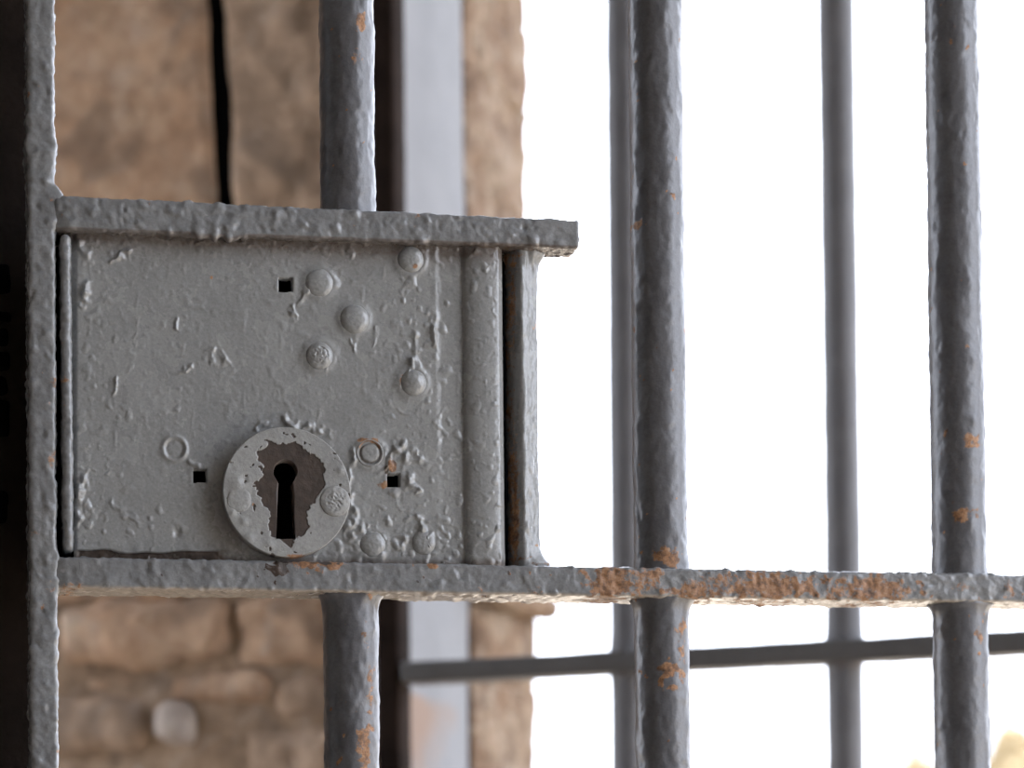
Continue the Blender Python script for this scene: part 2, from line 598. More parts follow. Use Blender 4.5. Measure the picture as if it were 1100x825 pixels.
# ------------------------------------------------------------------ dark timber post left of the gate
pg = empty('trim_2', tuple(G0), GANG)
tag(pg, 'near black timber post at the left edge behind the gate stile', None, None, 'structure')
xp = G(46, 400, 0.045)[0]
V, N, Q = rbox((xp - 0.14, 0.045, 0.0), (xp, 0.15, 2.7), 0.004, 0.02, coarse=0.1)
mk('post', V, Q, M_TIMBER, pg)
for (v0, v1, u0, u1) in [(284, 316, -6, 11), (336, 346, -14, 13), (352, 372, -8, 9), (378, 398, -10, 11), (404, 424, -8, 8), (430, 470, -14, 10), (528, 562, -4, 8)]:
    a = G(u0, v1, 0.045)
    b = G(u1, v0, 0.045)
    V, N, Q = rbox((a[0], 0.0435, a[2]), (b[0], 0.050, b[2]), 0.0018, 0.002)
    V = V + N * (0.0006 * fbm(V, 0.006, 2, 4))[:, None]
    mk('slot_shade', V, Q, M_RECESS_SHADE, pg)  # black slips on the face, in place of the shade in recessed slots

# ------------------------------------------------------------------ INNER GATE
gate = empty('barred_gate', tuple(G0), GANG)
tag(gate, 'thickly repainted grey iron gate with lock plate, keyhole and round bars in front', 'gate')


def spots(P, lst):
    """wear mask from a list of patches (u, v, radius_x px, radius_y px, strength) laid on the gate's face"""
    o = np.zeros(len(P))
    rag = fbm(P, 0.004, 3, 91) if lst else 0
    rag2 = fbm(P, 0.0022, 3, 95) if lst else 0
    for (u, v, ru, rv, s) in lst:
        c = G(u, v, 0.0)
        kx, kz = ru / 2800.0, rv / 2800.0
        d = ((P[:, 0] - c[0]) / kx) ** 2 + ((P[:, 2] - c[2]) / kz) ** 2
        d = d * (1 + 1.2 * rag) + 1.1 * np.clip(rag2, 0, 1)
        o = np.maximum(o, np.minimum(s * 1.05, 1.0) * np.exp(-np.maximum(d, 0) ** 1.5 * 0.45))
    return o


RD = 0.024                                       # depth of the flat rails
# ---- lower rail: straight flat bar, front face at Y = 0
pl, pr = G(62, 598), G(1090, 617)
ql, qr = G(62, 631), G(1090, 647)
x_l, x_end = G(60, 615)[0] - 0.001, 0.74
th_l, th_r = pl[2] - ql[2], pr[2] - qr[2]
slope_rail = (pr[2] - pl[2]) / (pr[0] - pl[0])
th = 0.5 * (th_l + th_r)


def rail_top(x):
    return pl[2] + (x - pl[0]) * slope_rail


xr_vis = G(1180, 620)[0]
V, N, Q = rbox((x_l, 0, -th), (x_end, RD, 0), 0.0013, 0.0008, dense=((x_l, xr_vis), None, None), coarse=0.05)
d = paint_relief(V, 1.0, 1)
V = V + N * d[:, None]
V[:, 2] += rail_top(V[:, 0])
V[:, 1] += 0.0011 * np.exp(-(np.clip(V[:, 0] - x_l, 0, 1) / 0.0035) ** 2)
wear = spots(V, [(655, 626, 20, 20, .95), (690, 622, 26, 16, .62), (700, 616, 14, 6, .75), (745, 635, 24, 9, .8), (775, 628, 40, 14, .55), (830, 630, 45, 15, .85), (800, 634, 20, 8, .75),
                 (870, 630, 20, 10, .45), (940, 633, 40, 13, .80), (905, 636, 22, 10, .6), (1030, 630, 18, 5, .5), (1085, 632, 9, 9, .6),
                 (305, 607, 10, 9, .6), (330, 605, 14, 6, .85), (355, 606, 16, 5, .85), (345, 612, 8, 4, .6), (465, 608, 7, 3, .8), (575, 634, 10, 5, .5), (515, 633, 6, 4, .5), (75, 629, 10, 5, .6), (305, 612, 7, 7, .5), (560, 640, 60, 4, .35), (300, 640, 60, 4, .3)])
bare = spots(V, [(302, 610, 9, 9, .9), (348, 604, 7, 4, .7)]) + 0.25 * perlin(V / 0.003, 4)
grime_shade = 0.35 * (N[:, 2] < -0.5)
mk('rail', V, Q, M_RAIL, gate, {'wear': wear, 'bare': bare, 'grime_shade': grime_shade * 0, 'bounce_tint': np.clip(-N[:, 2] * 1.5 - 0.3, 0, 1)})  # underside colour lifted to stand in for warm light off the ground

# ---- upper ledge over the lock
al, ar = G(64, 210), G(622, 236.5)
bl, br = G(64, 247), G(622, 267)
sl_t = (ar[2] - al[2]) / (ar[0] - al[0])
sl_b = (br[2] - bl[2]) / (br[0] - bl[0])
xa, xb_ = G(58, 225)[0], ar[0]
V, N, Q = rbox((xa, -0.0005, -1.0), (xb_, RD + 0.004, 0), 0.0014, 0.0007, dense=(None, None, (-1.0, -2.0)), coarse=10)
# rebuild with the true thickness (rounded edges) and shear to the measured slopes
tl = al[2] - bl[2]
tr = ar[2] - br[2]
V, N, Q = rbox((xa, -0.0005, -tl), (xb_, RD + 0.004, 0), 0.0014, 0.0007)
d = paint_relief(V, 1.1, 2)
# runs of paint hanging from the lower front edge
for (u, a_) in [(214, 1.3), (222, 0.6), (231, 1.8), (245, 2.2), (253, 1.2), (120, 0.4), (392, 0.4), (262, 0.6)]:
    xc = G(u, 250)[0]
    f = np.exp(-((V[:, 0] - xc) / 0.0016) ** 2) * np.exp(-np.abs(V[:, 1]) / 0.004) * (V[:, 2] < -tl + 0.006)
    V[:, 2] -= f * a_ * MM
    d += 0.5 * f * a_ * MM
V = V + N * d[:, None]
V[:, 1] += 0.0011 * np.exp(-(np.clip(V[:, 0] - xa, 0, 1) / 0.0035) ** 2)
kd = np.clip((V[:, 0] - G(577, 250)[0]) / 0.006, 0, 1)
V[:, 1] *= 1 - 0.5 * kd
k = (V[:, 0] - xa) / (xb_ - xa)
V[:, 2] = V[:, 2] * (1 + k * (tr / tl - 1)) + al[2] + (V[:, 0] - al[0]) * sl_t
wear = spots(V, [(590, 268, 30, 3, .4), (450, 232, 5, 4, .5)])
grime_shade = 0.9 * (N[:, 2] < -0.4) * 0.8 + 0.3 * spots(V, [(560, 268, 60, 8, .9)])
mk('ledge', V, Q, M_RAIL, gate, {'wear': wear, 'bare': wear * 0, 'grime_shade': grime_shade})

# ---- left stile (flat bar seen edge on), leaning very slightly
s_tl, s_bl = G(28.5, 0), G(33, 825)
s_tr, s_br = G(58, 0), G(62.5, 825)
wS = 0.5 * ((s_tr[0] - s_tl[0]) + (s_br[0] - s_bl[0]))
V, N, Q = rbox((0, 0.0004, 0.05), (wS, RD + 0.006, 2.15), 0.0016, 0.0008, dense=(None, None, (0.91, 1.26)), coarse=0.05)
d = paint_relief(V, 1.1, 3)
V = V + N * d[:, None]
ks = (s_tl[0] - s_bl[0]) / (s_tl[2] - s_bl[2])
V[:, 0] += s_bl[0] + (np.clip(V[:, 2], 0.8, 1.4) - s_bl[2]) * ks
# weld shoulders where ledge and rail meet it
for (u, v, r_, a_) in [(62, 208, 3.2, 2.6), (60, 222, 4, 1.6), (64, 240, 3, 0.8), (62, 600, 3, 0.8), (62, 628, 3, 1.0)]:
    c = G(u, v)
    f = np.exp(-((V[:, 2] - c[2]) / (r_ * MM)) ** 2) * (N[:, 0] > 0.3)
    V[:, 0] += f * a_ * MM
c = G(60, 155)
V[:, 0] += 0.9 * MM * np.exp(-((V[:, 2] - c[2]) / (3 * MM)) ** 2) * np.sign(N[:, 0])
wear = spots(V, [(57, 409, 6, 6, .52), (55, 492, 4, 9, .55), (53, 435, 4, 6, .45), (38, 572, 6, 3, .5), (56, 632, 8, 4, .5)])
mk('stile', V, Q, M_RAIL, gate, {'wear': wear, 'bare': wear * 0, 'grime_shade': wear * 0})

# ---- round bars
zrail_dense = (0.90, 1.27)


def gate_bar(u_top, u_bot, w_top, w_bot, seed, z_gap=None, wspots=(), amt=0.7, y=0.0125, z_lo=0.05, z_hi=2.15, mat=None, name='bar', ztopflare=None):
    t0, t1 = G(u_top, 0, y), G(u_bot, 825, y)
    r_top = 0.5 * (G(u_top + w_top / 2, 0, y)[0] - G(u_top - w_top / 2, 0, y)[0])
    r_bot = 0.5 * (G(u_bot + w_bot / 2, 825, y)[0] - G(u_bot - w_bot / 2, 825, y)[0])

    def seg(za, zb, nm='bar'):
        kx = (t0[0] - t1[0]) / (t0[2] - t1[2])

        def at(z):
            return np.array([t1[0] + (z - t1[2]) * kx, y, z])
        zz = coords(za, zb, 0.002, 0.00085, zrail_dense, 0.06)
        s = (zz - za) / (zb - za)

        def rf(C, N, s_):
            zz_ = C[:, 2]
            kk = np.clip((zz_ - t1[2]) / (t0[2] - t1[2]), -0.3, 1.3)
            r = r_bot + (r_top - r_bot) * kk
            P = C + N * r[:, None]
            dd = paint_relief(P * np.array([1, 1, 0.55]), amt, seed) + amt * 0.35 * MM * perlin(P / 0.022, seed + 30)
            # flare of weld and paint where the bar passes the rail / stands on the ledge
            fl = np.zeros(len(zz_))
            xr_ = rail_top(at(1.0)[0])
            fl += 3.3 * np.exp(-np.abs((xr_ - th) - zz_) / 0.0019) * (0.5 + 0.5 * np.abs(N[:, 0]))
            fl += 0.5 * np.exp(-np.clip(zz_ - xr_, 0, 9) / 0.0015) * (zz_ > xr_ - th * 0.5)
            if ztopflare is not None:
                fl += 1.0 * np.exp(-np.abs(zz_ - ztopflare) / 0.0016)
            return r + dd + fl * MM * (0.7 + 0.5 * perlin(P / 0.006, seed + 2))
        V, N, Q, caps = tube(at(za), at(zb), rf, s, 72)
        wear = spots(V, wspots)
        return mk(nm, V, Q, mat or M_BAR, gate, {'wear': wear, 'bare': wear * 0, 'grime_shade': wear * 0})
    if z_gap:
        seg(z_lo, z_gap[0])
        seg(z_gap[1], z_hi)
    else:
        seg(z_lo, z_hi)


xbar = G(376, 500, 0.0125)[0]
z_ledge = al[2] + (xbar - al[0]) * sl_t
gate_bar(372, 378, 58.0, 58.5, 11, (rail_top(xbar) - th * 0.6, z_ledge - 0.003),
         [(389, 22, 5, 8, .85), (386, 60, 7, 10, .45), (394, 690, 4, 40, .35), (400, 730, 5, 20, .55), (392, 800, 8, 22, .8), (400, 760, 4, 14, .55), (398, 640, 6, 6, .5)], 0.75, ztopflare=z_ledge)
gate_bar(703.5, 712.5, 55, 56.5, 12, None,
         [(719, 598, 14, 9, .95), (712, 600, 8, 5, .7), (690, 236, 3, 5, .75), (722, 718, 10, 8, .9), (735, 725, 6, 10, .6), (733, 690, 7, 14, .5), (737, 700, 5, 18, .5), (725, 738, 5, 4, .8), (712, 732, 3, 8, .6), (728, 676, 6, 6, .5), (738, 670, 5, 10, .6)], 0.6)
gate_bar(1021.5, 1034, 53, 55.5, 13, None,
         [(1044, 472, 9, 8, .8), (1034, 553, 9, 9, .85), (1052, 552, 5, 8, .6), (1025, 43, 3, 5, .6), (1041, 372, 3, 4, .6), (1056, 683, 5, 8, .7), (1046, 610, 6, 4, .5)], 0.6)
u3 = 1021.5 + 327
gate_bar(u3, u3 + 15, 52, 54, 14, None, [], 0.55)
# hinge stile and end rails (beyond the frame)
V, N, Q = rbox((0.74, 0.0, 0.05), (0.752, RD, 2.15), 0.0015, 0.01, coarse=0.1)
mk('stile', V, Q, M_RAIL, gate)
xs0 = s_bl[0]
for (z0, z1) in ((0.05, 0.062), (2.138, 2.15)):
    V, N, Q = rbox((xs0, 0.0006, z0), (0.74, RD, z1), 0.0013, 0.01, coarse=0.1)
    mk('rail', V, Q, M_RAIL, gate)
for zc_ in (0.35, 1.85):
    V, N, Q = rbox((0.746, -0.008, zc_ - 0.06), (0.776, 0.016, zc_ + 0.06), 0.008, 0.006)
    mk('hinge', V, Q, M_RAIL, gate)

# ---- lock case
YP = 0.0045                                      # plate front recessed behind the rail's front


def PX(u, v):
    return G(u, v, YP)


c_tl, c_tr = PX(77, 243), PX(541, 264)
c_bl, c_br = PX(78, 598), PX(542, 607)
zs_top = (c_tl[2], c_tr[2])
x0p, x1p = 0.5 * (c_tl[0] + c_bl[0]), 0.5 * (c_tr[0] + c_br[0])
nx_, nz_ = 560, 420
xs = np.linspace(x0p, x1p, nx_)
ss = np.linspace(0, 1, nz_)
XX, SS = np.meshgrid(xs, ss, indexing='ij')
kx_ = (XX - x0p) / (x1p - x0p)
ztop = c_tl[2] + kx_ * (c_tr[2] - c_tl[2]) + 0.003
zbot = c_bl[2] + kx_ * (c_br[2] - c_bl[2]) - 0.002
ZZ = zbot + SS * (ztop - zbot)
P2 = np.stack([XX.ravel(), np.zeros(XX.size), ZZ.ravel()], -1)


# back-of-envelope pixel coordinates of every plate vertex, for laying out its marks
def to_uv(P):
    W = G0 + P[:, :1] * GX + (P[:, 1:2]) * GN + P[:, 2:3] * UPW
    D = W - CAM
    z = D @ FWD
    return CX + F_PX * (D @ RC) / z, CY - F_PX * (D @ UC) / z


Pp = P2.copy()
Pp[:, 1] = YP
U, Vv = to_uv(Pp)
UW = U + 4.5 * fbm(Pp, 0.0042, 2, 31)
VW = Vv + 4.5 * fbm(Pp, 0.0042, 2, 34)
WN3 = perlin(Pp / 0.003, 37)
WN4 = perlin(Pp / 0.0026, 38)


def gs(u, v, ru, rv=None, p=1.0):
    rv = rv or ru
    return np.exp(-(((U - u) / ru) ** 2 + ((Vv - v) / rv) ** 2) ** p)


def line(u0, v0, u1, v1, wd):
    """distance falloff to a segment"""
    ax_, ay_ = u1 - u0, v1 - v0
    wd = wd * (0.75 + 0.6 * WN3)
    U, Vv = UW, VW
    t = np.clip(((U - u0) * ax_ + (Vv - v0) * ay_) / (ax_ * ax_ + ay_ * ay_), 0, 1)
    d2 = (U - u0 - t * ax_) ** 2 + (Vv - v0 - t * ay_) ** 2
    return np.exp(-d2 / np.maximum(wd, 0.8) ** 2) * np.clip(0.8 + 1.1 * WN4, 0, 1.6)


def sstep(a, b, x):
    t = np.clip((x - a) / (b - a), 0, 1)
    return t * t * (3 - 2 * t)


h = np.zeros(len(P2))                            # relief in mm, towards the viewer
h += 0.16 * fbm(P2, 0.022, 3, 40)
h += 0.04 * perlin(P2 / 0.0028, 44)
b1 = perlin(P2 / 0.0042, 45)
b2 = perlin(P2 / 0.013, 46)
dens = np.clip(0.30 + 0.5 * b2 + 0.55 * sstep(480, 600, Vv) + 0.35 * sstep(390, 440, U) + 0.35 * sstep(150, 80, U), 0, 1.2)
h += 0.95 * np.clip(b1 - 0.30, 0, 1) * dens * 1.7
h += 0.95 * np.clip(perlin(P2 / 0.0024, 58) - 0.33, 0, 1) * np.clip(dens, 0.3, 1)
h += 0.4 * np.clip(perlin(P2 / np.array([0.0028, 1, 0.0055]), 59) - 0.36, 0, 1)
h -= 0.6 * np.clip(perlin(P2 / 0.0030, 47) - 0.45, 0, 1) * dens
# second, thinner sheet right of u = 470 and the rolled bead along the right side
ed = 470 + 2.0 * perlin(P2 / 0.006, 48) + (Vv - 300) * 0.008
h -= 0.45 * sstep(ed - 3.5, ed + 3.5, U) * sstep(620, 430, Vv)
h += 0.45 * np.exp(-((U - ed + 3) / 4) ** 2) * np.clip(perlin(P2 / np.array([0.01, 0.01, 0.007]), 49) - 0.05, 0, 1)
bc = 519 + (Vv - 260) * 0.008
bead = np.sqrt(np.clip(1 - ((U - bc) / 22.0) ** 2, 0, 1))
h += 3.2 * bead
h -= 2.5 * sstep(bc + 14, bc + 24, U)
# runs, weals and scabs read off the plate
for (u0, v0, u1, v1, wd, a_) in [
    (150, 340, 136, 402, 1.8, 0.22), (85, 262, 96, 280, 5, 1.0), (120, 280, 142, 268, 3.5, 0.9), (92, 305, 90, 318, 6, 1.6), (90, 318, 87, 330, 4, 1.0),
    (88, 515, 86, 535, 8, 1.9), (80, 545, 84, 560, 5, 1.2), (375, 270, 378, 276, 4, 0.5), (312, 330, 320, 344, 4, 1.0), (330, 312, 322, 330, 4, 0.5),
    (380, 365, 382, 378, 3.0, 0.7), (405, 350, 398, 380, 2.2, 0.35), (447, 350, 449, 395, 3, 0.35), (443, 387, 441, 400, 3.5, 1.3), (465, 345, 467, 372, 4, 1.1),
    (432, 478, 436, 495, 7, 1.2), (448, 484, 450, 500, 4, 0.9), (425, 482, 416, 500, 4, 1.0), (436, 510, 448, 528, 5, 1.2), (418, 500, 410, 506, 4, 0.8),
    (378, 480, 374, 540, 4, 0.8), (380, 545, 384, 570, 6, 1.5), (372, 560, 378, 588, 6, 1.3), (395, 565, 392, 575, 5, 0.8), (450, 560, 462, 585, 6, 1.3), (435, 575, 430, 590, 5, 1.0),
    (120, 540, 150, 560, 5, 0.5), (230, 520, 222, 545, 4, 0.5), (206, 497, 212, 503, 4, 0.9), (165, 250, 180, 262, 3, 0.5), (225, 375, 228, 390, 4, 0.7), (240, 380, 244, 392, 3.5, 0.7),
    (305, 452, 315, 457, 7, 1.3), (330, 458, 352, 466, 5, 1.0), (275, 460, 290, 456, 4, 0.8), (190, 350, 192, 342, 3, 0.7), (215, 262, 230, 258, 3, 0.5), (125, 408, 122, 420, 3, 0.9), (197, 400, 203, 396, 3, 0.8)]:
    h += a_ * line(u0, v0, u1, v1, wd)
h -= 0.9 * gs(191, 573, 4, 6)
h -= 0.8 * gs(223, 545, 3, 3)
# grindings and loose chips along the top edge
h += 0.7 * np.clip(perlin(P2 / np.array([0.0032, 1, 0.003]), 51) - 0.1, 0, 1) * np.exp(-np.clip(Vv - (258 + (U - 80) * 0.045), 0, 99) / 10)
h += 0.9 * np.clip(perlin(P2 / np.array([0.0045, 1, 0.0045]), 52), 0, 1) * sstep(575, 600, Vv)
# flaked trough in the lower left corner
fl = sstep(0.0, 0.25, (Vv - 590 - 0.012 * (U - 100)) / 9 + 0.8 * perlin(P2 / np.array([0.012, 1, 0.006]), 53) + 0.5 * gs(110, 590, 28, 14) + 0.45 * gs(215, 592, 26, 10) - 0.25) * sstep(250, 225, U) * sstep(79, 86, U)
h -= 0.9 * fl
# ring of a plugged screw hole
rr_ = np.hypot(U - 187.5, Vv - 482)
h += 0.55 * np.exp(-((rr_ - 12.5) / 2.6) ** 2) - 0.25 * np.exp(-((rr_ - 9) / 2.2) ** 2)
# flow of paint around fixings
for (u, v) in [(343, 304), (380, 343), (343, 382), (443, 411), (441, 279), (397, 487), (400, 585)]:
    h += 0.6 * np.exp(-((np.hypot(U - u, Vv - v) - 15) / 4.5) ** 2)
# rounded outer edge
h -= 1.6 * (1 - sstep(77, 84, U))
# square holes
hole = np.zeros(len(P2), bool)
for (u, v, a_) in [(307, 306, 7.3), (215, 511, 7.0), (423, 516, 7.0)]:
    sq = np.maximum(np.abs(U - u - 0.01 * (Vv - v)), np.abs(Vv - v))
    h += 0.14 * np.exp(-((sq - a_ - 2.5) / 2.5) ** 2)
    hole |= sq < a_ + 0.5 * perlin(P2 / 0.002, 54)
h[hole] = -4.0
# the keyhole opening in the plate, behind the disc
kh = np.hypot(U - 307, Vv - 530) < 52
h[kh] = np.minimum(h[kh], -3.0)
Vp = P2.copy()
Vp[:, 1] = YP - h * MM
idx = np.arange(nx_ * nz_).reshape(nx_, nz_)
Q = np.stack([idx[:-1, :-1], idx[1:, :-1], idx[1:, 1:], idx[:-1, 1:]], -1).reshape(-1, 4)
gone = (hole | kh)
Q = Q[~gone[Q].all(axis=1)]
grime_shade = 0.85 * np.exp(-np.clip(Vv - (256 + (U - 80) * 0.045), 0, 99) / 9) + 0.9 * fl + 0.5 * gs(248, 560, 28, 40) * (U < 260)  # top edge grime, and the disc's cast shadow coloured in at its left
grime_shade += 0.8 * sstep(592, 602, Vv - 0.012 * (U - 80))
wear = np.zeros(len(P2))
for (u, v, a_, b_, s_) in [(421, 500, 6, 9, .8), (413, 521, 8, 5, .7), (390, 473, 9, 3, .7), (402, 474, 6, 4, .7), (437, 279, 4, 6, .6), (432, 410, 5, 10, .55), (227, 298, 2, 2, .8), (330, 605, 20, 3, .5), (88, 325, 3, 7, .35), (80, 548, 4, 4, .4)]:
    wear = np.maximum(wear, s_ * gs(u, v, a_, b_) * 1.3)
bare = np.clip(0.9 * gs(415, 505, 5, 9) - 0.2, 0, 1) + fl * 0.75
plate = mk('lock_plate', Vp, Q, M_PLATE, gate, {'wear': wear, 'bare': bare, 'grime_shade': np.clip(grime_shade, 0, 1)})

# body of the lock behind the plate: a thin-walled box, coloured black for the shade inside
bx0, bx1, bz0, bz1 = x0p + 0.001, x1p - 0.003, rail_top(x0p) + 0.0002, al[2] - tl * 1.02
case = []
for (lo, hi) in [((bx0, YP + 0.002, bz0), (bx0 + 0.003, 0.05, bz1)), ((bx1 - 0.003, YP + 0.002, bz0), (bx1, 0.05, bz1 - 0.004)),
                 ((bx0, 0.047, bz0), (bx1, 0.05, bz1 + 0.004)), ((bx0, 0.026, bz1 - 0.002), (bx1, 0.05, bz1 + 0.004)),
                 ((bx1 - 0.002, 0.022, bz0), (bx1 + 0.012, 0.05, G(600, 267)[2] + 0.005)),  # black flanges added here and below, in place of shade in the side gaps
                 ((G(61, 400)[0], 0.021, bz0), (bx0 + 0.002, 0.05, bz1))]:
    case.append(rbox(lo, hi, 0.001, 0.05, coarse=0.05))
Va, Qa, n_ = [], [], 0
for (v_, nn_, q_) in case:
    Va.append(v_)
    Qa.append(q_ + n_)
    n_ += len(v_)
mk('lock_case', np.concatenate(Va), np.concatenate(Qa), M_RECESS_SHADE, gate)

# ---- keyhole disc
YD = -0.0015
dc = G(308.5, 528.5, YD)
rx = 0.5 * (G(377.5, 528, YD)[0] - G(240, 528, YD)[0])
rz_ = 0.5 * (G(308, 459, YD)[2] - G(308, 598.5, YD)[2])
NA = 420
kc = (307.0, 531.0)


def keyhole_r(ang):
    """distance from the centre of the keyhole outline (photo pixels), ray by ray"""
    out = []
    for a in ang:
        dx, dy = math.cos(a), -math.sin(a)
        best = 6.0
        for r_ in np.arange(4.0, 52.0, 0.2):
            x, y = kc[0] + dx * r_, kc[1] + dy * r_
            inc = (x - 306.8) ** 2 + (y - 507.0) ** 2 < 12.6 ** 2
            hwid = 7.4 + max(0.0, y - 520) * 0.050
            ins = abs(x - 306.8 - (y - 520) * 0.008) < hwid and 505 < y < 578.5
            if inc or ins:
                best = r_
        out.append(best)
    return np.array(out)


ang = np.linspace(0, 2 * np.pi, NA, endpoint=False)
kr = keyhole_r(ang)
ku, kv = kc[0] + np.cos(ang) * kr, kc[1] - np.sin(ang) * kr
inn = np.array([G(a, b, YD) for a, b in zip(ku, kv)])
kctr = G(kc[0], kc[1], YD)
# outer circle points along the same rays
outer = []
for k_ in range(NA):
    dirx, dirz = inn[k_][0] - kctr[0], inn[k_][2] - kctr[2]
    ex, ez = (kctr[0] - dc[0]) / rx, (kctr[2] - dc[2]) / rz_
    fx, fz = dirx / rx, dirz / rz_
    A_, B_, C_ = fx * fx + fz * fz, 2 * (ex * fx + ez * fz), ex * ex + ez * ez - 1
    t_ = (-B_ + math.sqrt(B_ * B_ - 4 * A_ * C_)) / (2 * A_)
    outer.append((kctr[0] + t_ * dirx, YD, kctr[2] + t_ * dirz))
outer = np.array(outer)
rows, hts = [], []
rows.append(inn)
hts.append(np.full(NA, -6.0))
rows.append(inn)
hts.append(np.full(NA, -1.1))
NR = 110
for j in range(NR + 1):
    f = (j / NR)
    rows.append(inn + (outer - inn) * (0.03 + f * 0.958))
    hts.append(np.full(NA, 0.0))
rows.append(inn + (outer - inn) * 0.996)
hts.append(np.full(NA, -0.25))
rows.append(outer)
hts.append(np.full(NA, -0.75))
rows.append(outer)
hts.append(np.full(NA, -3.0))
rows.append(outer)
hts.append(np.full(NA, -8.0))
Dv = np.concatenate(rows)
Dh = np.concatenate(hts)
DU, DV = to_uv(Dv)
polyz = [(238, 190), (262, 168), (290, 142), (320, 152), (350, 148), (400, 138), (440, 175), (470, 195), (512, 215), (538, 262), (528, 300), (530, 345), (512, 372), (498, 395), (478, 420),
         (455, 455), (462, 520), (442, 548), (412, 570), (380, 604), (330, 575), (292, 560), (285, 520), (290, 470), (268, 430), (240, 385), (216, 340), (250, 300), (252, 255)]
poly = [(220 + a / 4.125, 440 + b / 4.125) for a, b in polyz]


def poly_sd(u, v, pts):
    n = len(pts)
    d = np.full(len(u), 1e9)
    ins = np.zeros(len(u), bool)
    for i in range(n):
        (x1, y1), (x2, y2) = pts[i], pts[(i + 1) % n]
        ax_, ay_ = x2 - x1, y2 - y1
        t = np.clip(((u - x1) * ax_ + (v - y1) * ay_) / (ax_ * ax_ + ay_ * ay_), 0, 1)
        d = np.minimum(d, np.hypot(u - x1 - t * ax_, v - y1 - t * ay_))
        c = ((y1 > v) != (y2 > v)) & (u < (x2 - x1) * (v - y1) / (y2 - y1 + 1e-9) + x1)
        ins ^= c
    return np.where(ins, d, -d)


sd = poly_sd(DU, DV, poly) + 3.2 * perlin(Dv / 0.0024, 70) + 1.4 * perlin(Dv / 0.001, 71)
fleck = fbm(Dv, 0.0030, 3, 72) - 0.66
rim = np.hypot((DU - 308.5) / 69, (DV - 528.5) / 70)
fleck = np.where(rim > 0.80, fleck + 0.10 * (DV < 530), fleck)
bare = np.clip(0.5 + np.maximum(sd * 0.35, fleck * 6), 0, 1)
face = (Dh > -1)
Dh = Dh + face * (0.10 * fbm(Dv, 0.012, 2, 73) + 0.05 * perlin(Dv / 0.002, 74) - 0.28 * sstep(0.35, 0.65, bare))
for (u, v, a_, b_) in [(262, 560, 4, 0.5), (268, 578, 5, 0.5), (250, 550, 4, 0.6), (290, 585, 5, 0.4), (366, 505, 4, 0.5), (255, 520, 9, 0.7), (262, 515, 4, -0.4)]:
    Dh += face * b_ * np.exp(-((DU - u) ** 2 + (DV - v) ** 2) / a_ ** 2)
Dv = Dv.copy()
Dv[:, 1] = YD - Dh * MM
ir = np.arange(len(rows) * NA).reshape(len(rows), NA)
nxr = np.roll(ir, -1, axis=1)
Q = np.stack([ir[:-1], nxr[:-1], nxr[1:], ir[1:]], -1).reshape(-1, 4)[:, ::-1]
dw = np.zeros(len(Dv))
for (u, v, a_, b_, s_) in [(365, 551, 9, 4, .6), (318, 597, 20, 3, .6), (272, 541, 3, 4, .5)]:
    dw = np.maximum(dw, s_ * 1.2 * np.exp(-(((DU - u) / a_) ** 2 + ((DV - v) / b_) ** 2)))
disc = mk('keyhole_disc', Dv, Q, M_DISC, plate, {'wear': dw, 'bare': bare, 'grime_shade': np.where(Dh < -1.5, 0.6, 0.0)})
tag(disc, 'round keyhole disc with flaked paint and bare dark metal round the keyhole')


# ---- rivets and screw heads
def rivet(name, u, v, rpx, ht, y, seed, style='dome', label=None, wearv=0.0, mat=None):
    c = G(u, v, y)
    R = rpx / 2820.0
    nr, ns = 26, 56
    f = np.linspace(0, 1, nr) ** 0.9
    a = np.linspace(0, 2 * np.pi, ns, endpoint=False)
    FF, AA = np.meshgrid(f, a, indexing='ij')
    lx, lz = (FF * np.cos(AA)).ravel(), (FF * np.sin(AA)).ravel()
    ff = FF.ravel()
    P = np.stack([c[0] + lx * R, np.zeros(len(lx)), c[2] + lz * R], -1)
    hh = ht * (1 - ff ** 2.6) ** 0.6
    if style == 'pitted':
        hh -= 0.55 * np.clip(perlin(P / 0.0009, seed) + 0.05, 0, 1) * (ff < 0.62)
        hh += 0.25 * np.clip(perlin(P / 0.0018, seed + 4), 0, 1)
    elif style == 'ring':
        hh = ht * 0.75 * (1 - ff ** 6) - 0.9 * np.exp(-((ff - 0.70) / 0.09) ** 2) + 0.35 * np.exp(-((ff - 0.9) / 0.08) ** 2)
    elif style == 'flat':
        hh = ht * (1 - ff ** 5) ** 0.7
    elif style == 'cap':
        hh += 0.5 * np.exp(-((lx - 0.1) ** 2 + (lz - 0.1) ** 2) / 0.15)
    hh += 0.16 * perlin(P / 0.0035, seed + 9) + 0.10 * perlin(P / 0.0012, seed + 8)
    hh -= 1.2 * (ff > 0.985)
    P[:, 1] = y - hh * MM
    ii = np.arange(nr * ns).reshape(nr, ns)
    jn = np.roll(ii, -1, axis=1)
    q = np.stack([ii[:-1], jn[:-1], jn[1:], ii[1:]], -1).reshape(-1, 4)[:, ::-1]
    gr = np.zeros(len(P))
    we = wearv * np.exp(-((lx - 0.28) / 0.30) ** 2 - ((lz + 0.55) / 0.30) ** 2)
    br_ = np.zeros(len(P))
    if style == 'ring':
        gr = 0.7 * np.exp(-((ff - 0.70) / 0.1) ** 2)
        we = np.maximum(we, 0.8 * np.exp(-((ff - 0.78) / 0.12) ** 2) * (lz > 0.3))
    o = mk(name, P, q, mat or M_PLATE, plate, {'wear': we, 'bare': br_, 'grime_shade': gr})
    if label:
        o['label'] = label
    return o


